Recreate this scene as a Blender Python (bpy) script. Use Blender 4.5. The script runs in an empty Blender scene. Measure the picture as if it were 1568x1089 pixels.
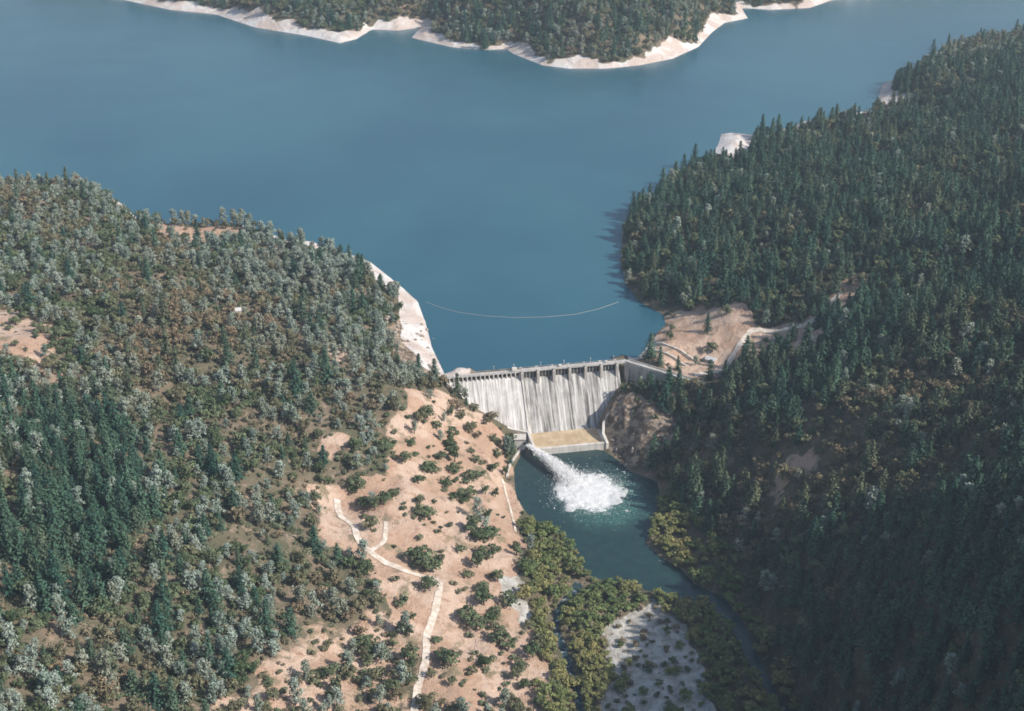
import bpy, math, numpy as np, random
from mathutils import Vector, Matrix
random.seed(4)
RS=np.random.RandomState(11)
# ------------------------------------------------------------------ site survey (metres: x east, y up-lake, z up)
def PT(s): return [tuple(float(c) for c in p.split(',')) for p in s.split()]
LAKE=PT("-57,1 -70,50 -78,99 -88,145 -105,178 -123,209 -140,238 -156,254 -188,270 -204,292 -231,296 -263,324 -285,337 -313,337 -354,337 -400,356 -428,401 -465,446 -512,456 -553,467 -579,456 -619,446 -714,425 -912,534 -1407,963 -1640,1534 -1489,1708 -1162,1678 -938,1561 -783,1438 -665,1378 -571,1306 -489,1274 -410,1187 -320,1133 -264,1089 -241,1113 -222,1174 -180,1166 -145,1187 -156,1121 -93,1066 -43,1047 -9,1054 1,1028 44,963 81,945 137,945 186,963 237,999 283,1066 314,1153 343,1217 385,1247 385,1320 432,1306 500,1320 550,1378 648,1438 848,1534 1167,1590 1388,1428 1186,1239 941,1153 799,1133 723,1113 660,1066 601,991 569,921 516,868 494,800 473,746 428,718 401,685 378,699 353,671 306,640 262,645 252,602 233,546 193,493 166,446 155,401 128,381 116,328 108,241 109,185 119,145 138,117 139,96 125,72 116,46 107,29")
RIVER=PT("9,-56 1,-88 3,-129 15,-161 32,-173 45,-203 53,-229 71,-241 94,-248 111,-256 133,-263 147,-288 152,-322 159,-354 168,-384 182,-433 194,-527 202,-527 189,-433 176,-384 166,-351 160,-315 156,-281 147,-256 129,-241 121,-223 107,-207 98,-190 106,-163 115,-131 115,-106 94,-90 86,-73 75,-58 67,-56")
CHAN=PT("44,-237 30,-267 26,-288 32,-315 37,-341 41,-378 44,-433 50,-433 46,-378 41,-341 37,-315 31,-288 35,-270 51,-241")
CT=PT("-58,-24,46 -78,-15,56 -94,-83,68 -37,-39,25 -18,-43,16 9,-43,5 -73,-96,52 -42,-115,28 -17,-118,18 -2,-113,6 -168,114,62 -137,159,55 -248,241,54 -216,199,58 -310,231,58 -277,75,80 -387,283,58 -467,333,60 -529,317,66 -404,124,90 -418,-2,115 -352,-197,130 -296,-164,112 -235,-127,92 -167,-101,78 -244,-283,105 -174,-212,76 -135,-168,60 -132,-198,46 -106,-236,38 -79,-289,33 -39,-202,26 -7,-172,12 7,-215,7 12,-288,5 -54,-350,28 -10,-317,12 -112,-372,46 -187,-374,72 -257,-387,105 -269,-458,115 -204,-463,80 -52,-399,24 23,-365,4 -103,-450,40 -235,-568,110 -418,-333,160 -601,54,120 -316,-536,140 162,-42,47 175,-27,50 152,8,44 151,47,43 146,-51,36 115,-46,24 94,-47,18 105,-83,9 126,-105,10 132,-145,12 177,-82,52 177,-151,46 234,-207,80 301,-270,115 344,-215,136 416,7,140 341,5,112 284,26,84 306,129,88 214,90,54 253,26,66 193,159,62 154,251,50 215,328,62 298,412,60 249,143,82 433,397,88 394,529,58 562,441,110 707,868,75 585,806,65 548,104,160 365,-383,198 440,-300,210 400,-480,250 147,-219,10 131,-194,4 171,-205,26 177,-299,36 214,-308,68 189,-419,82 255,-365,114 233,-489,146 228,-560,172 174,-365,28 172,-434,40 266,-575,225 180,-578,120 93,-304,2 88,-357,2.5 69,-276,1.5 126,-317,1.5 49,-317,1.5 54,-380,2 127,-374,2 79,-461,3 110,1000,62 184,1010,70 110,1080,95 16,1100,85 -84,1180,75 -190,1230,75 -396,1240,72 -287,1300,95 280,1120,80 341,1290,60 0,1250,140 -500,1380,70 -600,1500,100 578,1480,80 300,1450,120 -916,1650,110 914,1700,120 0,1600,200 -1500,-600,220 0,-1200,60 1500,-600,260 -1800,600,200 1900,900,220 0,3500,350 -2500,3000,350 2500,3000,350 0,-3000,150 -3500,-3000,300 3500,-3000,300 -4500,500,300 4500,500,300")
Z=dict(
open_main="-138,-242 -141,-199 -120,-183 -88,-174 -85,-142 -92,-115 -75,-59 -50,-39 -24,-40 3,-50 -5,-88 3,-136 7,-238 11,-294 27,-374 -60,-397 -59,-344 -78,-308 -98,-269 -125,-258",
open_low="-163,-434 -153,-406 -133,-358 -93,-321 -78,-308 -59,-344 -60,-397 27,-374 27,-480 -163,-480",
clear_left="-440,0 -415,-12 -381,-35 -355,-83 -328,-138 -336,-166 -366,-127 -377,-121 -440,-100",
clear_top="-380,331 -327,310 -280,312 -273,287 -317,261 -359,274",
clear_road="-142,-164 -132,-147 -120,-147 -121,-162 -134,-174",
clear_mid="-153,-25 -128,7 -119,-25 -142,-55",
clear_rock="-112,70 -97,105 -75,34 -66,-35 -91,-48",
clear_right="182,93 209,59 256,40 254,-34 222,-8 190,-24 150,-17 120,11 114,42 140,107 164,116",
clear_gully="273,53 294,75 306,55 277,18",
clear_pink="180,-187 215,-172 220,-195 203,-196 191,-216",
rock="76,-34 91,-10 111,-32 132,-66 122,-89 107,-90 90,-80 78,-58",
gravel="58,-295 78,-272 101,-266 121,-302 126,-351 117,-430 60,-430 62,-336",
gravel_l="-6,-253 10,-238 14,-291 3,-297",
riparian="8,-164 32,-170 50,-202 56,-226 99,-241 118,-239 99,-189 114,-125 135,-156 136,-196 163,-234 160,-258 170,-300 192,-440 25,-440 13,-306",
brown_right="152,-88 224,-144 302,-105 340,-230 297,-355 245,-257 207,-245 172,-194 146,-143",
dark_left="-358,-183 -309,-165 -248,-215 -225,-300 -226,-367 -250,-413 -288,-400",
low_left="-400,-200 -230,-230 -160,-300 -160,-470 -200,-640 -500,-640",
pale_left="-293,241 -156,340 -92,207 -74,-82 -142,-97 -190,-12 -250,83",
brown_left="-374,81 -256,145 -180,-7 -178,-128 -223,-187 -322,-119")
Z={k:PT(v) for k,v in Z.items()}
ROADS=[(PT("-58,-405 -57,-375 -53,-348 -55,-328 -50,-303 -47,-275 -55,-270 -76,-271 -97,-260 -105,-249 -111,-230 -121,-221 -125,-198"),4.4),
 (PT("-97,-260 -87,-250 -88,-220"),3.0),(PT("151,-4 180,7 207,48 253,29 284,52"),5.5),(PT("-8,-106 -4,-130 0,-160 3,-190"),1.8)]
OAKS=PT("-59,-264 -66,-259 -52,-260 -60,-252 -97,-211 -104,-206 -91,-206 -23,-215 -17,-210 -28,-208 -60,-207 -38,-355 -44,-350 -2,-322 -8,-318 -23,-308 -29,-303 -90,-142 -69,-170 -48,-105 -32,-138 -14,-208 -36,-173 -3,-72 -49,-61 -91,-352 -72,-384 -110,-388 172,32 188,69 -62,-150 -54,-128 -76,-128 -28,-110 -20,-150 -66,-88 -14,-300")

def vn(x,y,sc,seed):
    r=np.random.RandomState(seed).rand(256,256); X=x/sc+1000; Y=y/sc+1000
    i=np.floor(X).astype(int);j=np.floor(Y).astype(int);fx=X-i;fy=Y-j
    fx=fx*fx*(3-2*fx);fy=fy*fy*(3-2*fy);i%=256;j%=256;i1=(i+1)%256;j1=(j+1)%256
    return (r[i,j]*(1-fx)+r[i1,j]*fx)*(1-fy)+(r[i,j1]*(1-fx)+r[i1,j1]*fx)*fy-.5
pts=np.array([c[:2] for c in CT]+LAKE[1:-1]+RIVER[1:-1],float); zz=np.array([c[2] for c in CT]+[40]*(len(LAKE)-2)+[0]*(len(RIVER)-2),float)
def K(a,b): return np.sqrt(((a[:,None,:]-b[None,:,:])**2).sum(-1)+15.**2)
n=len(pts);A=np.zeros((n+1,n+1));A[:n,:n]=-K(pts,pts)+np.eye(n)*4.0;A[:n,n]=1;A[n,:n]=1
W=np.linalg.solve(A,np.append(zz,0))
def base(x,y):
    q=np.stack([x,y],1);out=np.empty(len(q))
    for i in range(0,len(q),20000):out[i:i+20000]=-K(q[i:i+20000],pts)@W[:n]+W[n]
    return out
def sdist(x,y,poly,closed=True):
    p=np.array(poly,float)[:,:2];m=len(p);d=np.full(x.shape,1e9)
    for k in range(m if closed else m-1):
        a=p[k];b=p[(k+1)%m];e=b-a;L=max(e@e,1e-6)
        t=np.clip(((x-a[0])*e[0]+(y-a[1])*e[1])/L,0,1)
        d=np.minimum(d,np.hypot(x-a[0]-t*e[0],y-a[1]-t*e[1]))
    return d
def inside(x,y,poly):
    p=np.array(poly,float)[:,:2];r=np.zeros(x.shape,bool);m=len(p)
    for k in range(m):
        x1,y1=p[k];x2,y2=p[(k+1)%m]
        if y1==y2: continue
        r^=((y1>y)!=(y2>y))&(x<(x2-x1)*(y-y1)/(y2-y1)+x1)
    return r
def ss(a,b,x):
    t=np.clip((x-a)/(b-a),0,1);return t*t*(3-2*t)
def zone(x,y,name,soft=6.,wob=8.):
    xx=x+(vn(x,y,18,31)*2+vn(x,y,7,33))*wob; yy=y+(vn(x,y,18,32)*2+vn(x,y,7,34))*wob
    p=Z[name]; d=sdist(xx,yy,p); i=inside(xx,yy,p)
    return ss(-soft,soft,np.where(i,d,-d))
def dists(x,y):
    dl=sdist(x,y,LAKE,False); inl=inside(x,y,LAKE)
    dr=np.minimum(sdist(x,y,RIVER),sdist(x,y,CHAN)); inr=inside(x,y,RIVER)|inside(x,y,CHAN)
    return dl,inl,dr,inr
def toeline(s):
    return np.where(s<67,np.interp(s,[0,13,22,40,67],[3,8,19,26,36]),np.where(s<127,40,np.interp(s,[127,140,152],[36,20,5])))
def height(x,y,D=None):
    h=base(x,y)
    dl,inl,dr,inr=D or dists(x,y)
    q=np.where(x<97,-((x+59)*.183-(y+17)*.983),(x-97)*.57+(y-12)*.82)
    mn=np.minimum(dl,dr)
    rid=1-2*np.abs(vn(x,y,75,7))*2
    h=h+ss(5,70,mn)*(vn(x,y,90,1)*17+vn(x,y,40,2)*10+rid*9*(x>120))+ss(2,30,mn)*(vn(x,y,15,3)*3+vn(x,y,7,4)*1.2)
    i=ss(-6,6,np.where(inside(x,y,Z['rock']),1,-1)*sdist(x,y,Z['rock']))
    rk_=1-np.abs(vn(x,y,11,5))*4
    h=h+i*(4+rk_*3.5+vn(x,y,14,15)*8+(1-np.abs(vn(x,y,5,6))*4)*1.8)
    w=(1-ss(5,45,dl))*ss(-5,15,q)
    h=h*(1-w)+(40+.45*dl+vn(x,y,9,8)*2.2*ss(1,8,dl))*w
    w=1-ss(3,22,dr); h=h*(1-w)+(.3+.2*dr)*w
    h=np.where((~inl)&(q>0)&(dl<200),np.maximum(h,40.3),h)
    h=np.where(inl,np.maximum(40-.5*dl,14),h); h=np.where(inr,np.maximum(-.3*dr,-4),h)
    s=(x+59)*.983+(y+17)*.183; t=(x+59)*.183-(y+17)*.983
    toe=toeline(s); near=(s>0)&(s<67)&(t>=toe)&(t<toe+14)
    h=np.where(near,np.maximum(h,44.5-1.22*toe-(t-toe)*.9),h)
    h=np.where((s>1)&(s<155)&(t>-3)&(t<toe),np.minimum(h,np.maximum(33-1.22*np.clip(t,0,60),-3)),h)
    h=np.where((s>66)&(s<127)&(t>=34)&(t<66),np.minimum(h,-.8),h)
    return h
def axis(segs,ext):
    a=[segs[0][0]]
    for hi,st in segs[1]:
        while a[-1]<hi: a.append(a[-1]+st)
    s=segs[1][-1][1]
    while a[-1]<ext: s*=1.12;a.append(a[-1]+s)
    s=segs[1][0][1]
    while a[0]>-ext: s*=1.12;a.insert(0,a[0]-s)
    return np.array(a)
xs=axis(([-620],[(-450,6),(-130,3.6),(150,2.2),(460,3.6),(800,7)]),9000); ys=axis(([-640],[(-520,6),(-130,3.6),(60,2.2),(480,3.6),(900,6),(1300,8)]),9000)
X,Y=np.meshgrid(xs,ys); fx,fy=X.ravel(),Y.ravel(); D=dists(fx,fy)
H=height(fx,fy,D).reshape(X.shape)
nx,ny=len(xs),len(ys)
def gz(x,y):
    x=np.atleast_1d(np.asarray(x,float));y=np.atleast_1d(np.asarray(y,float))
    i=np.clip(np.searchsorted(xs,x)-1,0,nx-2);j=np.clip(np.searchsorted(ys,y)-1,0,ny-2)
    u=(x-xs[i])/(xs[i+1]-xs[i]);v=(y-ys[j])/(ys[j+1]-ys[j])
    return (H[j,i]*(1-u)+H[j,i+1]*u)*(1-v)+(H[j+1,i]*(1-u)+H[j+1,i+1]*u)*v
def bandw(x,y):
    nz=vn(x,y,45,21)+.5*vn(x,y,14,22)
    w=np.where((x<0)&(y<420),np.where(x<-245,7,21+nz*12), np.where(y>880, 19+nz*30, np.where(y>520,30+nz*50, np.where(y>70,2.0+nz*3,7+nz*10))))
    return np.clip(w,1.0,60)
def masks(x,y,D):
    dl,inl,dr,inr=D
    bch=1-ss(-3,3,dl-bandw(x,y)); q=np.where(x<97,-((x+59)*.183-(y+17)*.983),(x-97)*.57+(y-12)*.82)
    bch=bch*(q>-3)*np.where((x>90)&(y>60)&(y<440),.45,1.)  # pale beach colour weakened in the right cove to paint in tree shade
    op=np.maximum.reduce([zone(x,y,'open_main'),.62*zone(x,y,'open_low',12,12),.9*zone(x,y,'clear_left',14,14),zone(x,y,'clear_top',8,6),.8*zone(x,y,'clear_mid',7,7),.8*zone(x,y,'clear_rock'),zone(x,y,'clear_right'),.9*zone(x,y,'clear_gully',7,8),.75*zone(x,y,'clear_pink',8,10),.9*zone(x,y,'clear_road',5,4)])
    gr=np.maximum(zone(x,y,'gravel',6,8),zone(x,y,'gravel_l',4,5))
    rk=np.maximum(zone(x,y,'rock',4,3),.6*zone(x,y,'clear_rock'))
    return op,bch,gr,rk
op,bch,gr,rk=masks(fx,fy,D)
col=bpy.context.collection
def mesh(name,co,fc,mat=None,smooth=False,parent=None):
    me=bpy.data.meshes.new(name);me.from_pydata([tuple(c) for c in co],[],[tuple(f) for f in fc]);me.update()
    if smooth: me.polygons.foreach_set('use_smooth',[True]*len(me.polygons))
    if mat: me.materials.append(mat)
    ob=bpy.data.objects.new(name,me)
    col.objects.link(ob)
    if parent: ob.parent=parent
    return ob
# ------------------------------------------------------------------ material helpers
class NT:
    def __init__(s,name):
        s.m=bpy.data.materials.new(name);s.m.use_nodes=True;s.t=s.m.node_tree;s.b=s.t.nodes['Principled BSDF']
        s.b.inputs['Roughness'].default_value=.9; s.b.inputs['Specular IOR Level'].default_value=.15
    def n(s,ty,**k):
        x=s.t.nodes.new(ty)
        for a,b in k.items(): setattr(x,a,b)
        return x
    def put(s,sock,v):
        if isinstance(v,(int,float)): sock.default_value=v
        elif isinstance(v,tuple): sock.default_value=v if len(v)!=3 or sock.type!='RGBA' else (*v,1)
        else: s.t.links.new(v,sock)
    def mix(s,f,a,b,bt='MIX'):
        x=s.n('ShaderNodeMix',data_type='RGBA',blend_type=bt);s.put(x.inputs[0],f);s.put(x.inputs[6],a);s.put(x.inputs[7],b);return x.outputs[2]
    def math(s,op,a,b=0.,clamp=False):
        x=s.n('ShaderNodeMath',operation=op,use_clamp=clamp);s.put(x.inputs[0],a);s.put(x.inputs[1],b);return x.outputs[0]
    def noise(s,vec,scale,det=4,rough=.55):
        x=s.n('ShaderNodeTexNoise');s.put(x.inputs['Vector'],vec);x.inputs['Scale'].default_value=scale;x.inputs['Detail'].default_value=det;x.inputs['Roughness'].default_value=rough;return x.outputs['Fac']
    def ramp(s,f,lo,hi):
        x=s.n('ShaderNodeMapRange',interpolation_type='SMOOTHSTEP');s.put(x.inputs[0],f);x.inputs[1].default_value=lo;x.inputs[2].default_value=hi;return x.outputs[0]
    def scale(s,vec,v):
        x=s.n('ShaderNodeMapping');s.put(x.inputs[0],vec);x.inputs['Scale'].default_value=v;return x.outputs[0]
    def pos(s): return s.n('ShaderNodeNewGeometry').outputs['Position']
    def obj(s): return s.n('ShaderNodeTexCoord').outputs['Object']
    def bump(s,h,st,dist):
        x=s.n('ShaderNodeBump');s.put(x.inputs['Height'],h);x.inputs['Strength'].default_value=st;x.inputs['Distance'].default_value=dist;s.t.links.new(x.outputs[0],s.b.inputs['Normal'])
    def base(s,c): s.put(s.b.inputs['Base Color'],c);return s.m
# ground
g=NT("ground_soil_and_grass");p=g.pos()
at=g.n('ShaderNodeAttribute',attribute_name='maskA');sp=g.n('ShaderNodeSeparateColor');g.t.links.new(at.outputs['Color'],sp.inputs[0])
at2=g.n('ShaderNodeAttribute',attribute_name='maskB');at3=g.n('ShaderNodeAttribute',attribute_name='right_shade')
n1=g.noise(p,.03,6);n2=g.noise(p,.14,6,.65);n3=g.noise(p,.9,4,.6)
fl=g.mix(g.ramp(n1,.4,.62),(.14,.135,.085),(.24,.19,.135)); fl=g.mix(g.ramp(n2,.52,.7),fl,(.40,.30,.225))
fl=g.mix(g.math('MULTIPLY',at3.outputs['Fac'],.8),fl,g.mix(g.ramp(n2,.45,.7),(.045,.048,.03),(.13,.10,.07)))  # forest floor colour darkened on the right to paint in the slope's shade
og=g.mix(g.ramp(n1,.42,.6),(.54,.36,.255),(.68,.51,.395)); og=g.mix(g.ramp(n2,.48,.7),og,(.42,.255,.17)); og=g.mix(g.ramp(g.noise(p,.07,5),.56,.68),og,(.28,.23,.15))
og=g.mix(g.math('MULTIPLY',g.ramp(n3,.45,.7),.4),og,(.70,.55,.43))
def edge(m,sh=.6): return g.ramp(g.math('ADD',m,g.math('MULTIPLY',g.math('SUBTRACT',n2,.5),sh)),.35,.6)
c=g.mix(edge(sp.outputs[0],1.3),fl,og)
c=g.mix(edge(at2.outputs['Fac'],.5),c,g.mix(g.ramp(n2,.4,.62),(.14,.105,.08),(.50,.40,.30)))
c=g.mix(edge(sp.outputs[2],.9),c,g.mix(g.ramp(n2,.35,.65),(.40,.37,.32),(.66,.65,.60)))
c=g.mix(edge(sp.outputs[1],.7),c,g.mix(g.ramp(n1,.4,.6),(.84,.81,.77),(.68,.57,.50)))
c=g.mix(g.math('MULTIPLY',g.ramp(n3,.5,.75),.25),c,(.1,.08,.06))
g.bump(g.math('ADD',n3,g.math('MULTIPLY',n2,2.5)),.8,1.5);GM=g.base(c)
co=np.stack([fx,fy,H.ravel()],1); idx=np.arange(nx*ny).reshape(ny,nx)
fc=np.stack([idx[:-1,:-1],idx[:-1,1:],idx[1:,1:],idx[1:,:-1]],-1).reshape(-1,4)
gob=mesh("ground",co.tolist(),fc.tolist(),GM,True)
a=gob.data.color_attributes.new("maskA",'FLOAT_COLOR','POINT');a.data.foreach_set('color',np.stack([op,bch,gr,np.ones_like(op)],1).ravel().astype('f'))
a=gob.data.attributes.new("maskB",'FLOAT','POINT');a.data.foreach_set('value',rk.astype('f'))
a=gob.data.attributes.new("right_shade",'FLOAT','POINT');a.data.foreach_set('value',(ss(120,175,fx)*(fy<880)*(1-.55*zone(fx,fy,'brown_right',25,15))).astype('f'))  # mask for the shade painted into the right-hand floor, weaker in the brown zone
# water
w=NT("reservoir_water");p=w.pos();w.b.inputs['Roughness'].default_value=.22;w.b.inputs['Specular IOR Level'].default_value=.5
w.bump(w.noise(w.scale(p,(1,1.6,1)),.35,3),.25,.5)
WM=w.base(w.mix(w.ramp(w.noise(p,.0035,3),.3,.7),(.024,.102,.150),(.038,.136,.178)))
mesh("reservoir_water",[(a_,b_,40) for a_,b_ in LAKE],[list(range(len(LAKE)))],WM)
w=NT("river_water");p=w.pos();w.b.inputs['Roughness'].default_value=.2;w.b.inputs['Specular IOR Level'].default_value=.5
nz=w.noise(p,.12,5,.65);nf=w.noise(p,.6,4,.7)
def dist(cx,cy,sx,sy):
    m_=w.n('ShaderNodeMapping');w.put(m_.inputs[0],p);m_.inputs['Location'].default_value=(-cx/sx,-cy/sy,0);m_.inputs['Scale'].default_value=(1/sx,1/sy,0)
    l_=w.n('ShaderNodeVectorMath',operation='LENGTH');w.t.links.new(m_.outputs[0],l_.inputs[0]);return l_.outputs['Value']
d1=w.math('ADD',dist(60,-121,25,28),w.math('MULTIPLY',w.math('SUBTRACT',nz,.5),1.3))
d2=w.math('ADD',dist(72,-134,44,48),w.math('MULTIPLY',w.math('SUBTRACT',nz,.5),1.2))
c=w.mix(w.ramp(nz,.3,.7),(.014,.040,.044),(.022,.058,.056))
tq=w.mix(w.ramp(nf,.5,.75),(.038,.115,.10),(.28,.46,.40))
c=w.mix(w.ramp(d2,1.0,.4),c,tq)
f1=w.math('ADD',d1,w.math('MULTIPLY',w.math('SUBTRACT',nf,.5),1.6))
c=w.mix(w.ramp(f1,1.05,.7),c,(.93,.94,.93)); w.bump(nf,.4,.4)
RM=w.base(c)
mesh("river_water",[(a_,b_,0) for a_,b_ in RIVER],[list(range(len(RIVER)))],RM)
w=NT("stream_rapids");p=w.pos();w.b.inputs['Roughness'].default_value=.3
CM=w.base(w.mix(w.ramp(w.noise(p,.3,5,.7),.5,.7),(.03,.06,.07),(.5,.56,.58)))
mesh("stream_water",[(a_,b_,.05) for a_,b_ in CHAN],[list(range(len(CHAN)))],CM)
# roads
r=NT("dirt_road");RDM=r.base(r.mix(r.ramp(r.noise(r.pos(),.25,4),.35,.65),(.56,.47,.38),(.78,.70,.61)))
for R_,wd_ in ROADS:
    q=np.array(R_);L=np.r_[0,np.cumsum(np.hypot(*np.diff(q,axis=0).T))];t=np.arange(0,L[-1],1.5)
    xx=np.interp(t,L,q[:,0]);yy=np.interp(t,L,q[:,1]);k=np.ones(11)/11
    xx=np.convolve(np.pad(xx,5,'edge'),k,'valid');yy=np.convolve(np.pad(yy,5,'edge'),k,'valid')
    tx,ty=np.gradient(xx),np.gradient(yy);l=np.hypot(tx,ty);nxx,nyy=-ty/l,tx/l
    V=[]
    for o_ in (-.5,-.17,.17,.5):
        ww=wd_*(1+.5*vn(xx,yy,6,3+int(o_>0))); a_=xx+nxx*ww*o_;b_=yy+nyy*ww*o_
        V.append(np.stack([a_,b_,gz(a_,b_)+.4],1))
    V=np.stack(V,1);m_=len(t);ii=np.arange(m_*4).reshape(m_,4)
    mesh("dirt_road",V.reshape(-1,3).tolist(),np.stack([ii[:-1,:-1],ii[:-1,1:],ii[1:,1:],ii[1:,:-1]],-1).reshape(-1,4).tolist(),RDM,True)
# ------------------------------------------------------------------ dam
def concrete(name,lo,hi,streak,dark=.5,wst=.8):
    m=NT(name);o=m.obj();st=m.noise(m.scale(o,(1,.04,.04)),.5,5,.7);b=m.noise(o,.12,5,.6);f=m.noise(o,1.2,4)
    c=m.mix(m.ramp(b,.35,.65),lo,hi);c=m.mix(m.math('MULTIPLY',m.ramp(st,.46,.60),streak),c,tuple(x*dark for x in lo))
    c=m.mix(m.math('MULTIPLY',m.ramp(m.noise(m.scale(o,(1.3,.05,.05)),.42,4,.7),.5,.62),wst),c,(.93,.92,.89))
    c=m.mix(m.math('MULTIPLY',f,.15),c,(.2,.18,.15));m.bump(f,.3,.3);return m.base(c)
CW=concrete("pale_concrete",(.64,.60,.54),(.80,.77,.72),.35,.6,.3)
CL=concrete("white_stained_concrete",(.60,.58,.55),(.78,.76,.73),.8,.5,.9)
CG=concrete("streaked_concrete",(.38,.37,.36),(.52,.51,.49),.95,.32,.6)
CD=concrete("weathered_concrete",(.46,.44,.41),(.60,.57,.53),.3,.6,.2)
CT_=concrete("tan_apron",(.52,.39,.24),(.68,.54,.36),.1,.6,0.)
m=NT("spillway_gate_steel");GT=m.base((.07,.075,.08))
m=NT("railing_metal");RL=m.base((.55,.55,.55))
dam=bpy.data.objects.new("concrete_dam",None);col.objects.link(dam);dam.location=(-59,-17,0);dam.rotation_euler=(0,0,math.atan2(.183,.983))
def prism(name,prof,s0,s1,mat):
    k=len(prof);V=[(s0,-t,z) for t,z in prof]+[(s1,-t,z) for t,z in prof]
    F=[tuple(range(k)),tuple(range(2*k-1,k-1,-1))]+[(i,i+k,(i+1)%k+k,(i+1)%k) for i in range(k)]
    return mesh(name,V,F,mat,False,dam)
def boxes(name,L,mat,parent=None):
    V=[];F=[]
    for (x0,x1,y0,y1,z0,z1) in L:
        b=len(V);V+=[(x,y,z) for z in(z0,z1) for x,y in((x0,y0),(x1,y0),(x1,y1),(x0,y1))]
        F+=[tuple(b+i for i in f) for f in((3,2,1,0),(4,5,6,7),(0,1,5,4),(1,2,6,5),(2,3,7,6),(3,0,4,7))]
    return mesh(name,V,F,mat,False,parent)
def ogee(top,t0,back=-3):
    P_=[(back,-4),(back,top-1.0),(back+1,top-.2),(t0-1,top),(t0+.6,top-.5),(t0+1.6,top-1.6)]
    t=t0+1.6;z=top-1.6
    while z>5.5: z-=3;t+=3/1.22;P_.append((t,z))
    P_+=[(t+3,z-1.5),(t+6,z-2.3),(t+6,-4)];return P_
prism("left_spillway_face",ogee(41.5,1.5),-6,67.4,CL)
prism("right_spillway_face",ogee(39.5,.6),68.6,152,CG)
prism("divider_wall",[(-3,-4),(-3,44),(3.2,44),(4.2,40)]+[(4.2+i*3/1.22,40-i*3) for i in range(1,12)]+[(36,4),(36,-4)],67.5,68.5,CW)
boxes("crest_walkway",[(-10,68,-2.2,2.4,45.0,45.8),(68,159,-2.6,2.8,45.4,46.3)],CD,dam)
L=[]
for i in range(20): s_=-4+i*3.7; L.append((s_-.4,s_+.4,-2.6,2.0,40.2,45.0))
boxes("left_crest_piers",L,CW,dam)
boxes("left_gates",[(-8,67.3,.5,.8,40.8,44.99)],GT,dam)
L=[]
for i in range(7): s_=68+i*13.6; L+= [(s_-1.1,s_+1.1,-5.0,2.6,35,45.4),(s_-.8,s_+.8,-3.8,-2.63,45.4,47.2),(s_-1.0,s_+1.0,2.83,4.2,44,46.9)]
boxes("right_crest_piers",L,CD,dam)
L=[]
for i in range(6):
    s0=68+i*13.6+1.1; L.append((s0,s0+11.4,-.9,-.5,39.0,45.0))
boxes("right_gates",L,GT,dam)
L=[];
for i in range(6):
    s0=68+i*13.6+1.1
    for k in range(1,4): L.append((s0+k*2.85-.2,s0+k*2.85+.2,-1.3,-.91,39.0,45.0))
boxes("gate_ribs",L,CD,dam)
L=[];s_=-10
while s_<158:
    for y_ in(-2.1,2.25): L.append((s_-.08,s_+.08,y_-.06,y_+.06,45.8 if s_<68 else 46.3,47.3 if s_<68 else 47.5))
    s_+=2.5
for y_ in(-2.1,2.25):
    L.append((-10,67.8,y_-.05,y_+.05,47.3,47.42));L.append((68.2,158,y_-.05,y_+.05,47.5,47.62))
boxes("crest_railing",L,RL,dam)
L=[]
for s_ in (45,62,85,105,128,148): L+=[(s_-.12,s_+.12,2.4,2.64,45.8,50.5),(s_-.4,s_+.4,2.0,2.9,50.5,50.8)]
L+=[(60,64,-1.2,1.6,46.32,48.8),(100,102.5,-1,1,46.32,48.2),(140,142,-1,1,46.32,48)]
boxes("crest_hoists_and_lamps",L,CW,dam)
boxes("stilling_apron",[(68,125,-60,-34,-2,4.2)],CT_,dam)
boxes("apron_end_wall",[(70,128,-62.5,-60,-3,5.6),(124.9,127.5,-60,-40,-3,6.2),(66,68,-62,-34,-3,7.5)],CW,dam)
MI=Matrix.LocRotScale(Vector((-59,-17,0)),dam.rotation_euler.to_quaternion(),None).inverted()
def wallpath(name,P_,wd_,mat,bot=None,parent=None):
    V=[];q=[Vector(p_) for p_ in P_]
    for i,p_ in enumerate(q):
        a_=q[max(i-1,0)];b_=q[min(i+1,len(q)-1)];d_=(b_-a_);d_.z=0;d_.normalize();nn=Vector((-d_.y,d_.x,0))*wd_/2
        zb=bot if bot is not None else float(gz(p_.x,p_.y)[0])-3
        for o_ in (p_+nn,p_-nn): V+=[(o_.x,o_.y,o_.z),(o_.x,o_.y,zb)]
    F=[]
    for i in range(len(q)-1):
        b=i*4;F+=[(b,b+2,b+6,b+4),(b,b+4,b+5,b+1),(b+2,b+3,b+7,b+6),(b+1,b+5,b+7,b+3)]
    F+=[(0,1,3,2),(len(V)-4,len(V)-2,len(V)-1,len(V)-3)]
    if parent: V=[tuple(MI@Vector(v)) for v in V]
    return mesh(name,V,F,mat,False,parent)
def st2w(s,t,z): return (-59+.983*s+.183*t,-17+.183*s-.983*t,z)
wallpath("wing_deck",[(95.5,12.5,46.28),(164,-35,46.28)],5.6,CD,45.2,dam)
wallpath("wing_wall",[(96,10.5,45.19),(162,-35.5,45.19)],2.6,CD,15,dam)
dv=Vector((66,-46,0)).normalized();nv=Vector((-.57,-.82,0))
for i in range(9):
    c_=Vector((97,12,0))+dv*(5+i*8.4)+nv*2.2
    wallpath("wing_buttress",[tuple(c_+nv*-.5+Vector((0,0,45.1))),tuple(c_+nv*2.2+Vector((0,0,42))),tuple(c_+nv*5+Vector((0,0,33)))],.9,CD,15,dam)
for o_ in(-2.6,2.6):
    a_=Vector((97,12,47.5))+nv*o_;b_=Vector((163,-34,47.5))+nv*o_
    wallpath("wing_parapet",[tuple(a_),tuple(b_)],.3,CW,46.3,dam)
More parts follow.
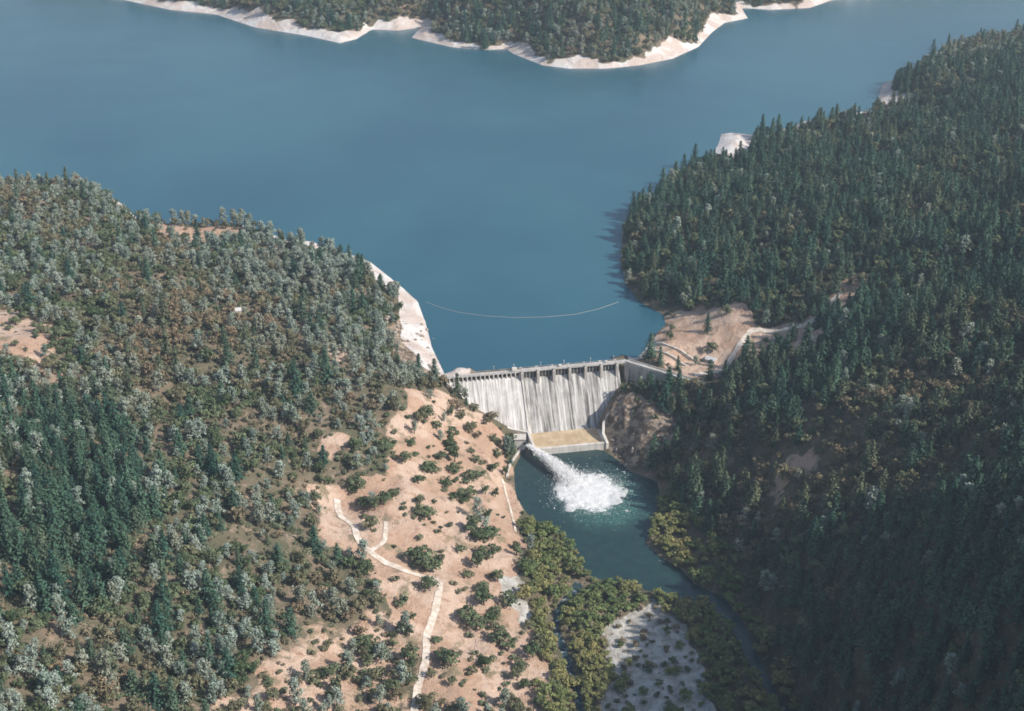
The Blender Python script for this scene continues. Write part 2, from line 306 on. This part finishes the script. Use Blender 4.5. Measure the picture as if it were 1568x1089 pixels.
def gw(name,L_,dz,wd_,mat): 
    P_=[]
    for k in range(len(L_)-1):
        for u in np.linspace(0,1,7)[:-1]:
            P_.append((L_[k][0]*(1-u)+L_[k+1][0]*u,L_[k][1]*(1-u)+L_[k+1][1]*u))
    P_.append(L_[-1][:2]);zs=[float(gz(*p_)[0]) for p_ in P_]
    zs=[max(zs[max(0,i-1):i+2])+dz for i in range(len(zs))]
    return wallpath(name,[(p_[0],p_[1],z_) for p_,z_ in zip(P_,zs)],wd_,mat)
SS=[-3,5,13,22,31,40,53,68];TT=[float(np.interp(s_,[0,13,22,40,67],[3,8,19,26,36])) for s_ in SS]
wallpath("abutment_wall",[st2w(s_,t_+.5,max(46.8-1.22*t_,7)) for s_,t_ in zip(SS,TT)],1.8,CW,-2)
gw("training_wall",[(7,-58),(2,-72),(-3,-88),(-4,-103)],1.5,1.5,CW)
gw("retaining_wall",[(116,36),(130,26),(148,14)],1.3,1.2,CW)
gw("retaining_wall",[(122,52),(136,38),(156,24)],1.3,1.2,CW)
wallpath("spillway_training_wall",[(97,-17,29),(90,-25,24),(80,-33,20),(75.5,-39,15),(75,-47,10),(78,-56,6)],2.2,CW,-3)
sh_=bpy.data.objects.new("maintenance_shed",None);col.objects.link(sh_);sh_.location=(170,22,float(gz(170,22)[0])+.2);sh_.rotation_euler=(0,0,-.5)
boxes("shed_walls",[(-4,4,-3,3,-2,3)],CD,sh_)
m=NT("metal_roof");RF=m.base((.62,.62,.61))
mesh("shed_roof",[(-4.6,-3.6,2.9),(4.6,-3.6,2.9),(4.6,3.6,2.9),(-4.6,3.6,2.9),(-4.6,0,4.6),(4.6,0,4.6)],[(0,1,5,4),(2,3,4,5),(1,2,5),(3,0,4),(3,2,1,0)],RF,False,sh_)
boxes("shed_door",[(-1.2,1.2,-3.06,-3,-.2,2.2)],GT,sh_)
ow=bpy.data.objects.new("outlet_works",None);col.objects.link(ow)
boxes("valve_house",[(2,11,-57,-49,-2,9.5),(1.5,11.5,-57.5,-48.5,9.5,10.1)],CW,ow)
bpy.ops.mesh.primitive_cylinder_add(vertices=20,radius=1.6,depth=5,location=(11.5,-58.0,6.5),rotation=(math.radians(88),0,math.radians(28)))
o=bpy.context.object;o.name="outlet_pipe";o.parent=ow;o.data.materials.append(GT)
# water jet
m=NT("white_spray");m.b.inputs['Roughness'].default_value=.8
SPR=m.base((.97,.98,.98))
tr=m.n('ShaderNodeBsdfTranslucent');tr.inputs[0].default_value=(.98,.98,.98,1);mx=m.n('ShaderNodeMixShader');mx.inputs[0].default_value=.5
m.t.links.new(m.b.outputs[0],mx.inputs[1]);m.t.links.new(tr.outputs[0],mx.inputs[2]);m.t.links.new(mx.outputs[0],m.t.nodes['Material Output'].inputs['Surface'])
p0=Vector((12.5,-60.5,6.5));p1=Vector((52,-112,0))
d_=(p1-p0);d_.z=0;d_.normalize();sd_=Vector((-d_.y,d_.x,0))
def axis_pt(t):
    c_=p0.lerp(p1,t);c_.z=6.5*(1-t)+9*t*(1-t);return c_
jet=bpy.data.objects.new("water_jet",None);col.objects.link(jet)
V=[];F=[]
for k in range(70):
    a0=RS.randn()*.4;b0=RS.randn()*.3;t0=RS.uniform(0,.3) if k>40 else 0;t1=RS.uniform(.3,.8);w0=RS.uniform(.35,.7);S_=12
    for i in range(S_+1):
        t=t0+(t1-t0)*i/S_;c_=axis_pt(t);sp_=1.0+10*t**1.6
        c_=c_+sd_*(a0*sp_+RS.randn()*.35)+Vector((0,0,b0*sp_*.45+RS.randn()*.3));c_.z=max(c_.z,.1)
        w_=w0*(.6+.8*t)*(1-.7*(i/S_)**3);b=len(V)
        for q in range(5):
            an=2*math.pi*q/5+k;V.append(tuple(c_+sd_*math.cos(an)*w_+Vector((0,0,math.sin(an)*w_*.6))))
        if i: F+=[(b-5+q,b-5+(q+1)%5,b+(q+1)%5,b+q) for q in range(5)]
mesh("plume",V,F,SPR,True,jet)
V=[];F=[];G=80
for j in range(G):
    for i in range(G):
        u=(i/(G-1)-.5)*2;v=(j/(G-1)-.5)*2;x_=61+u*29;y_=-120+v*29
        r_=math.hypot(u,v)*(1.15+1.2*float(vn(np.array([x_]),np.array([y_]),9,19)[0])+.9*float(vn(np.array([x_]),np.array([y_]),3,18)[0]))
        h_=max(0,1-r_)**.8*1.5*(1+float(vn(np.array([x_]),np.array([y_]),3.5,9)[0])*1.0)+random.uniform(0,.22)-.1
        V.append((x_,y_,h_ if r_<1 else -.6))
for j in range(G-1):
    for i in range(G-1): F.append((j*G+i,j*G+i+1,(j+1)*G+i+1,(j+1)*G+i))
mesh("splash_foam",V,F,SPR,True,jet)
# droplets: camera-independent cloud of small shards, most facing up so that they catch the sun
V=[];F=[];sunv=np.array([.73,-.27,.63])
for k in range(26000):
    if k%3==0: q=np.array([62+RS.randn()*14,-120+RS.randn()*14,.1+abs(RS.randn())*1.2]);s_=RS.uniform(.1,.35)
    else:
        t=RS.beta(1.25,1.25);c_=axis_pt(t);r_=1.5+8.5*t**1.5;u_=RS.randn()*r_*.55
        q=np.array([c_.x+sd_.x*u_+RS.randn()*.5,c_.y+sd_.y*u_+RS.randn()*.5,max(.1,c_.z+RS.randn()*r_*.28+.4)]);s_=RS.uniform(.15,.5)
    nn=sunv+RS.randn(3)*.5;nn/=np.linalg.norm(nn);u1=np.cross(nn,RS.randn(3));u1/=np.linalg.norm(u1);v1=np.cross(nn,u1);b=len(V)
    V+=[tuple(q+u1*s_),tuple(q+v1*s_),tuple(q-u1*s_),tuple(q-v1*s_*RS.uniform(.5,1.3))];F.append((b,b+1,b+2,b+3))
mesh("droplets",V,F,SPR,False,jet)
# boom
bp=np.array(PT("-80,144 -66,132 -50,122 -25,114 4,110 32,112 57,117 80,129 100,145"));L=np.r_[0,np.cumsum(np.hypot(*np.diff(bp,axis=0).T))];t=np.arange(0,L[-1],2.6)
bx,by=np.interp(t,L,bp[:,0]),np.interp(t,L,bp[:,1]);m=NT("boom_float");BM=m.base((.30,.32,.32))
V=[];F=[]
for i in range(len(t)-1):
    a_=Vector((bx[i],by[i],40.05));b_=Vector((bx[i+1],by[i+1],40.05));dd=(b_-a_).normalized();nn=Vector((-dd.y,dd.x,0));e_=a_+(b_-a_)*.75;b=len(V)
    for c_ in(a_,e_):
        for k in range(6):
            an=math.pi/3*k;V.append(tuple(c_+nn*math.cos(an)*.38+Vector((0,0,math.sin(an)*.38))))
    F+=[(b+k,b+(k+1)%6,b+6+(k+1)%6,b+6+k) for k in range(6)]+[tuple(b+5-k for k in range(6)),tuple(b+6+k for k in range(6))]
mesh("log_boom",V,F,BM)
hz=float(gz(-232,23)[0]);hs=bpy.data.objects.new("small_house",None);col.objects.link(hs);hs.location=(-232,23,hz+1.0);hs.rotation_euler=(0,0,.3);hs.scale=(.8,.8,.8)
boxes("walls",[(-5,5,-3.5,3.5,-3,3)],CW,hs)
mesh("roof",[(-5.6,-4.2,2.8),(5.6,-4.2,2.8),(5.6,4.2,2.8),(-5.6,4.2,2.8),(-5.6,0,5),(5.6,0,5)],[(0,1,5,4),(2,3,4,5),(1,2,5),(3,0,4),(3,2,1,0)],RF,False,hs)
boxes("door_and_windows",[(-.5,.6,-3.56,-3.5,-1,1.4),(-3.6,-2.2,-3.56,-3.5,.3,1.5),(2.2,3.6,-3.56,-3.5,.3,1.5)],GT,hs)
# ------------------------------------------------------------------ vegetation prototypes
def leafmat(name,a_,b_,br):
    m=NT(name);oi=m.n('ShaderNodeObjectInfo');at=m.n('ShaderNodeAttribute',attribute_name='tint',attribute_type='INSTANCER')
    sh=m.n('ShaderNodeAttribute',attribute_name='shade')
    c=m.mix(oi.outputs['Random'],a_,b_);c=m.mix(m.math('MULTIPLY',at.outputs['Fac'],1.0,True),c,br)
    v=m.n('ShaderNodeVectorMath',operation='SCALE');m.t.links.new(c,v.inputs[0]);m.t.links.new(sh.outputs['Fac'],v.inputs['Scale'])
    m.base(v.outputs[0]);return m.m
LM=dict(gray=leafmat("gray_pine_needles",(.19,.25,.20),(.33,.39,.325),(.31,.30,.205)),
 oak=leafmat("oak_leaves",(.085,.125,.06),(.175,.21,.115),(.265,.205,.13)),
 shrub=leafmat("shrub_leaves",(.10,.135,.075),(.19,.22,.13),(.28,.225,.15)),
 fir=leafmat("conifer_needles",(.035,.088,.064),(.078,.14,.09),(.17,.155,.085)),
 wil=leafmat("willow_leaves",(.13,.19,.075),(.22,.265,.105),(.33,.30,.125)))
bk=NT("bark");BK=bk.base((.12,.095,.075))
class TB:
    def __init__(s): s.V=[];s.F=[];s.M=[];s.S=[]
    def limb(s,a,b,r0,r1,k=5):
        a=np.array(a,float);b=np.array(b,float);d=b-a;d/=np.linalg.norm(d)+1e-9;u=np.cross(d,[.3,.9,.1]);u/=np.linalg.norm(u);v=np.cross(d,u);n0=len(s.V)
        for c,r in((a,r0),(b,r1)):
            for i in range(k):
                an=2*math.pi*i/k;s.V.append(tuple(c+(u*math.cos(an)+v*math.sin(an))*r));s.S.append(1)
        for i in range(k): s.F.append((n0+i,n0+(i+1)%k,n0+k+(i+1)%k,n0+k+i));s.M.append(1)
    def leaf(s,c,nrm,sz,sh,asp=1.,up=None):
        nrm=nrm/(np.linalg.norm(nrm)+1e-9);u=np.cross(nrm,RS.randn(3) if up is None else up);u/=np.linalg.norm(u)+1e-9;v=np.cross(nrm,u);n0=len(s.V)
        for a,b in((-1,-.6),(.7,-1),(1,.5),(-.6,1)): s.V.append(tuple(c+u*a*sz*asp+v*b*sz));s.S.append(sh)
        s.F.append((n0,n0+1,n0+2,n0+3));s.M.append(0)
    def clump(s,c,r,k,sz,sh,flat=.8):
        for _ in range(k):
            d=RS.randn(3);d/=np.linalg.norm(d);d[2]=d[2] if d[2]>-.5 else -d[2];q=c+d*np.array([r,r,r*flat])*RS.uniform(.6,1.08)
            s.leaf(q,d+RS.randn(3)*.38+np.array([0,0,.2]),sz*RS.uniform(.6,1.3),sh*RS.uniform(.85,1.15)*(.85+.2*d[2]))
    def make(s,name,lm):
        me=bpy.data.meshes.new(name);me.from_pydata(s.V,[],s.F);me.materials.append(lm);me.materials.append(BK)
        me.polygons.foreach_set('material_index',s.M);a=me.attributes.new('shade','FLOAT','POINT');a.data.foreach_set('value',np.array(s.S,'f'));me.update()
        return bpy.data.objects.new(name,me)
def oak(name,lm,Hh=10,R=5.5,k=13,ln=44,sz=.45):
    b=TB();b.limb((0,0,-1.5),(.2,.1,Hh*.35),.5,.32,6)
    for i in range(k):
        a=2*math.pi*i/k+RS.uniform(-.4,.4);rr=R*RS.uniform(.1,.78);z=Hh*RS.uniform(.36,.84)*(1-.15*rr/R);c=np.array([math.cos(a)*rr,math.sin(a)*rr,z])
        b.limb((.2,.1,Hh*.3),c,.2,.06,4);b.clump(c,R*RS.uniform(.24,.48),ln,sz,RS.uniform(.7,1.25),.75)
    return b.make(name,lm)
def graypine(name,lm,Hh=16,R=4.2):
    b=TB();lean=RS.uniform(-1,1,2);top=np.array([lean[0],lean[1],Hh]);b.limb((0,0,-2),top*.55,.42,.28,6);b.limb(top*.55,top,.28,.06,5)
    for i in range(22):
        f=RS.uniform(.2,1);a=RS.uniform(0,6.28);o=top*f*np.array([1,1,.9]);rr=R*RS.uniform(.1,.9)*(1.15-f*.65);c=o+np.array([math.cos(a)*rr,math.sin(a)*rr,RS.uniform(.3,1.6)])
        b.limb(o-np.array([0,0,1]),c,.12,.04,3);b.clump(c,RS.uniform(1.2,2.3),26,.42,RS.uniform(.78,1.2),.9)
    return b.make(name,lm)
def fir(name,lm,Hh=21,R=4.2,tiers=14):
    b=TB();b.limb((0,0,-2),(0,0,Hh*.97),.45,.05,6);side=RS.uniform(0,6.28)
    for i in range(tiers):
        f=.12+.86*i/(tiers-1);z=Hh*f;r=R*(1-f**1.7)**.8*RS.uniform(.65,1.2)+.5;nb=int(6+4*(1-f))
        for j in range(nb):
            a=2*math.pi*j/nb+RS.uniform(-.5,.5)+i;rr=r*RS.uniform(.5,1.15)*(1+.2*math.cos(a-side));sh=RS.uniform(.6,1.4)
            for q in(.3,.65,1.0):
                for _ in range(2):
                    c=np.array([math.cos(a)*rr*q,math.sin(a)*rr*q,z-rr*q*.28])+RS.randn(3)*.38
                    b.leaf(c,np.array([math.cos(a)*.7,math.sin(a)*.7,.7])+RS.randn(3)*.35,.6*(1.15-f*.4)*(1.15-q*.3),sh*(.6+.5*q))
    return b.make(name,lm)
def shrub(name,lm,Hh=3.0,R=2.8):
    b=TB()
    for i in range(6):
        a=RS.uniform(0,6.28);rr=R*RS.uniform(0,.7);c=np.array([math.cos(a)*rr,math.sin(a)*rr,Hh*RS.uniform(.35,.65)]);b.limb((0,0,-.5),c,.1,.04,3);b.clump(c,R*RS.uniform(.35,.5),26,.38,RS.uniform(.75,1.2),.75)
    return b.make(name,lm)
def collec(name,obs):
    c=bpy.data.collections.new(name)
    for o_ in obs: c.objects.link(o_)
    return c
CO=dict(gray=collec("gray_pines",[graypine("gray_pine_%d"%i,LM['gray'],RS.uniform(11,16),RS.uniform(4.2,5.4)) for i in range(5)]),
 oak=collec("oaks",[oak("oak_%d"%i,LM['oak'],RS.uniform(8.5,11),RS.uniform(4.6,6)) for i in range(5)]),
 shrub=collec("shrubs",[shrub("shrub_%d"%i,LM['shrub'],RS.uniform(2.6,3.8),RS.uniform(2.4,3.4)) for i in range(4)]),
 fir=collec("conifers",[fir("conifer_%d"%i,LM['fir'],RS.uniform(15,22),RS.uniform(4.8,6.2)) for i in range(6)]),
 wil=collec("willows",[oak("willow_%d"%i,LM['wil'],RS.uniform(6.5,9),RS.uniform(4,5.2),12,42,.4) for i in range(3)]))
def scatter(name,key,P_,sc,tint):
    me=bpy.data.meshes.new(name);k=len(P_);me.vertices.add(k);me.vertices.foreach_set('co',P_.astype('f').ravel())
    for nm,ty,v in(('tint','FLOAT',tint),('rz','FLOAT',RS.uniform(0,6.28,k)),('sc','FLOAT',sc),('hs','FLOAT',sc*RS.uniform(.8,1.2,k))):
        a=me.attributes.new(nm,ty,'POINT');a.data.foreach_set('value',np.asarray(v,'f'))
    a=me.attributes.new('kind','INT','POINT');a.data.foreach_set('value',RS.randint(0,len(CO[key].objects),k).astype('i'))
    ob=bpy.data.objects.new(name,me);col.objects.link(ob)
    ng=bpy.data.node_groups.new(name,'GeometryNodeTree');ng.interface.new_socket('Geometry',in_out='INPUT',socket_type='NodeSocketGeometry');ng.interface.new_socket('Geometry',in_out='OUTPUT',socket_type='NodeSocketGeometry')
    N=ng.nodes.new;l=ng.links.new;gi=N('NodeGroupInput');go=N('NodeGroupOutput');ip=N('GeometryNodeInstanceOnPoints');ci=N('GeometryNodeCollectionInfo')
    ci.inputs['Collection'].default_value=CO[key];ci.inputs['Separate Children'].default_value=True;ci.inputs['Reset Children'].default_value=True
    def na(nm,ty):
        x=N('GeometryNodeInputNamedAttribute');x.data_type=ty;x.inputs['Name'].default_value=nm;return x.outputs[0]
    cx=N('ShaderNodeCombineXYZ');l(na('rz','FLOAT'),cx.inputs[2]);er=N('FunctionNodeEulerToRotation');l(cx.outputs[0],er.inputs[0])
    cs=N('ShaderNodeCombineXYZ');s1=na('sc','FLOAT');l(s1,cs.inputs[0]);l(s1,cs.inputs[1]);l(na('hs','FLOAT'),cs.inputs[2])
    l(gi.outputs[0],ip.inputs['Points']);l(ci.outputs[0],ip.inputs['Instance']);ip.inputs['Pick Instance'].default_value=True;l(na('kind','INT'),ip.inputs['Instance Index']);l(er.outputs[0],ip.inputs['Rotation']);l(cs.outputs[0],ip.inputs['Scale']);l(ip.outputs[0],go.inputs[0])
    md=ob.modifiers.new("scatter",'NODES');md.node_group=ng;return ob
def cand(sp,seed):
    r=np.random.RandomState(seed);x,y=np.meshgrid(np.arange(-1150,1150,sp),np.arange(-640,1420,sp));x=x.ravel()+r.uniform(-.48,.48,x.size)*sp;y=y.ravel()+r.uniform(-.48,.48,y.size)*sp
    k=np.abs(x)<np.maximum(330+.42*(y+500),320);x,y=x[k],y[k];D=dists(x,y);k=~(D[1]|D[3]);return x[k],y[k],tuple(d[k] for d in D),r
def allowed(x,y,D):
    dl,_,dr,_=D;rd=np.minimum.reduce([sdist(x,y,R_,False) for R_,_ in ROADS]);rd=np.minimum(rd,sdist(x,y-4,ROADS[0][0],False)+ (rd>9)*0)
    s=(x+59)*.983+(y+17)*.183; t=(x+59)*.183-(y+17)*.983
    q=np.where(x<97,-t,(x-97)*.57+(y-12)*.82)
    bad=(dl<bandw(x,y)*.95+1)&(q>-3)|(dr<2.5)|(rd<5.5)|((s>-12)&(s<160)&(t>-30)&(t<np.where(s<127,toeline(s)+4,toeline(s)+8)))|((s>60)&(s<130)&(t>0)&(t<68))|((np.abs((x-97)*.57+(y-12)*.82)<11)&(x>90)&(x<172)&(y<20)&(y>-50))
    return ~bad
x,y,D,r=cand(7.6,5);ok=allowed(x,y,D);x,y,D=x[ok],y[ok],tuple(d[ok] for d in D)
op,bch,gr,rk=masks(x,y,D);zm=zone(x,y,'open_main');zl=zone(x,y,'open_low');rip=zone(x,y,'riparian');brR=zone(x,y,'brown_right',25,15);brL=zone(x,y,'brown_left',25,15);pal=zone(x,y,'pale_left',25,15);drk=zone(x,y,'dark_left',20,12);crt=zone(x,y,'clear_right');low=zone(x,y,'low_left',25,15)
right=x>110; far=y>880; Zg=gz(x,y)
cl=vn(x,y,60,41)+.6*vn(x,y,25,42)
den=np.where(right&~far,.90+.25*cl,.70+.60*cl+.3*drk+.2*low); den=np.where(far,.95,den); den=np.where(brR>.5,.66+.3*cl,den)
den=den*(1-np.clip(op,0,1)*.93); den=np.where(zm>.5,np.clip(.07+.45*(cl-.05),.03,.5)+.10*(y>-200),den); den=np.where((zl>.5)&(zm<.5),.40+.6*cl,den)
den=np.where(crt>.5,.07,den);den=np.where(rip>.5,0,den)*(1-gr)*(1-.95*rk)
u=r.rand(len(x));keep=(u<den);x,y,Zg=x[keep],y[keep],Zg[keep];right,far,brR,brL,pal,drk,cl,zm,zl,low=[v[keep] for v in(right,far,brR,brL,pal,drk,cl,zm,zl,low)]
u=r.rand(len(x));pf=np.where(right,.66-.44*brR+.7*vn(x,y,60,51),.06+.7*drk+.12*low);pf=np.where(far,.2,pf);pf=np.where(right&(y<-330),.85,pf)
pg=np.where(right,.06,.36+.36*pal-.1*brL-.12*low+.35*vn(x,y,80,52));pg=np.where(far,.25,pg);pg=np.where(zm>.5,.12,pg);pf=np.where(zm+zl>.5,.0,pf)
kf=u<pf;kg=(~kf)&(u<pf+pg);ko=~(kf|kg)
tn=np.clip(.12+1.5*vn(x,y,55,53)+.6*vn(x,y,22,54)+.3*brL+.45*brR+r.randn(len(x))*.25,0,1)
P_=np.stack([x,y,Zg-.2],1)
scatter("conifer_forest",'fir',P_[kf],r.uniform(.5,1.25,kf.sum()),np.clip(tn[kf]*.6-.1,0,1))
scatter("gray_pine_forest",'gray',P_[kg],r.uniform(.6,1.25,kg.sum()),np.clip(tn[kg]*.6,0,1))
scatter("oak_woodland",'oak',P_[ko],r.uniform(.55,1.25,ko.sum()),tn[ko]*np.where(right[ko],.85,1))
x,y,D,r=cand(5.4,6);ok=allowed(x,y,D)&(y<900);x,y,D=x[ok],y[ok],tuple(d[ok] for d in D)
op,bch,gr,rk=masks(x,y,D);zm=zone(x,y,'open_main');rip=zone(x,y,'riparian');cl=vn(x,y,30,61)+.6*vn(x,y,12,62)
den=np.where(x<60,.64+.6*cl,.40)*(1-.9*op);den=np.where(zm>.5,.07+.4*(cl>.2)*(y>-230)+.2*(cl>.3),den)*(1-.9*gr);den=np.where(rip>.5,.3,den)*(1-.7*rk)
k=r.rand(len(x))<den;x,y=x[k],y[k]
scatter("chaparral_shrubs",'shrub',np.stack([x,y,gz(x,y)-.1],1),r.uniform(.5,1.35,len(x)),np.clip(.3+vn(x,y,50,63)*1.5+r.randn(len(x))*.25,0,1)*np.where(x>110,.6,1))
x,y,D,r=cand(6.4,8);ok=(D[2]>.3)&(zone(x,y,'riparian')>.5);x,y,D=x[ok],y[ok],tuple(d[ok] for d in D);gr=np.maximum(zone(x,y,'gravel',5,9),zone(x,y,'gravel_l',3,3));rk=zone(x,y,'rock')
k=r.rand(len(x))<(.93*(1-gr*.86)*(1-rk));x,y=x[k],y[k]
scatter("riverside_willows",'wil',np.stack([x,y,gz(x,y)-.2],1),r.uniform(.5,1.25,len(x)),np.clip(.3+vn(x,y,30,64)*1.2+r.randn(len(x))*.25,0,1))
for i,(a_,b_) in enumerate(OAKS):
    src=CO['oak'].objects[i%5];o_=bpy.data.objects.new("oak_tree",src.data);col.objects.link(o_);s_=[1.5,1.35,1.4,1.2,1.3,1.1,1.2][i%7] if i<17 else random.uniform(.8,1.3)
    o_.location=(a_,b_,float(gz(a_,b_)[0])-.3);o_.scale=(s_,s_,s_*.9);o_.rotation_euler=(0,0,random.uniform(0,6))
# boulders
V=[];F=[]
import bmesh
bm=bmesh.new();bmesh.ops.create_icosphere(bm,subdivisions=2,radius=1);bv=np.array([v.co[:] for v in bm.verts]);bf=[[v.index for v in f.verts] for f in bm.faces];bm.free()
def boulder(x_,y_,s_):
    b=len(V);d=bv*(1+RS.uniform(-.2,.2,(len(bv),1)))*RS.uniform(.6,1.3,3)*s_;V.extend((d+np.array([x_,y_,float(gz(x_,y_)[0])+s_*.05])).tolist());F.extend([[i+b for i in f] for f in bf])
for _ in range(90): boulder(RS.uniform(-112,-66),RS.uniform(-40,95),RS.uniform(.6,2.2))
for _ in range(28): boulder(RS.uniform(82,128),RS.uniform(-90,-34),RS.uniform(.5,1.8))
for _ in range(70): boulder(RS.uniform(60,122),RS.uniform(-400,-270),RS.uniform(.4,1.2))
for a_,b_ in ((88,-236),(78,-246),(95,-243),(110,-250),(70,-238),(100,-222),(106,-212)): boulder(a_,b_,RS.uniform(1,2.0))
m=NT("boulder_rock");BO=m.base(m.mix(m.ramp(m.noise(m.pos(),.5,5),.4,.6),(.22,.18,.145),(.48,.42,.35)))
mesh("boulders",V,F,BO)
# ------------------------------------------------------------------ air
bpy.ops.mesh.primitive_cube_add(size=1,location=(0,1500,300));hz_=bpy.context.object;hz_.name="atmosphere_haze";hz_.scale=(9000,9000,1000)
m=bpy.data.materials.new("haze");m.use_nodes=True;t_=m.node_tree;t_.nodes.clear();vo=t_.nodes.new('ShaderNodeVolumeScatter');oo=t_.nodes.new('ShaderNodeOutputMaterial');t_.links.new(vo.outputs[0],oo.inputs['Volume'])
vo.inputs['Color'].default_value=(.70,.86,1,1);vo.inputs['Density'].default_value=.00008;vo.inputs['Anisotropy'].default_value=.2;hz_.data.materials.append(m)
# ------------------------------------------------------------------ camera and light
cam=bpy.data.cameras.new("camera");c_=bpy.data.objects.new("camera",cam);col.objects.link(c_)
c_.location=(0,-1045,590);c_.rotation_euler=(math.radians(63),0,0);cam.lens=49.36;cam.clip_end=40000;bpy.context.scene.camera=c_
cam.dof.use_dof=True;cam.dof.focus_distance=300;cam.dof.aperture_fstop=.18
AZ,EL=math.radians(110),math.radians(39)
wd=bpy.data.worlds.new("World");bpy.context.scene.world=wd;wd.use_nodes=True;nt=wd.node_tree
s=nt.nodes.new('ShaderNodeTexSky');s.sky_type='NISHITA';s.sun_disc=False;s.sun_elevation=EL;s.sun_rotation=AZ
nt.links.new(s.outputs[0],nt.nodes['Background'].inputs[0]);nt.nodes['Background'].inputs[1].default_value=.14
l=bpy.data.lights.new("sun",'SUN');l.energy=5;l.angle=math.radians(.5);l.color=(1,.95,.88);lo=bpy.data.objects.new("sun",l);col.objects.link(lo)
sd=Vector((math.sin(AZ)*math.cos(EL),math.cos(AZ)*math.cos(EL),math.sin(EL)));lo.rotation_euler=sd.to_track_quat('Z','Y').to_euler()
sc=bpy.context.scene;sc.view_settings.view_transform='Standard';sc.view_settings.look='None';sc.view_settings.exposure=0
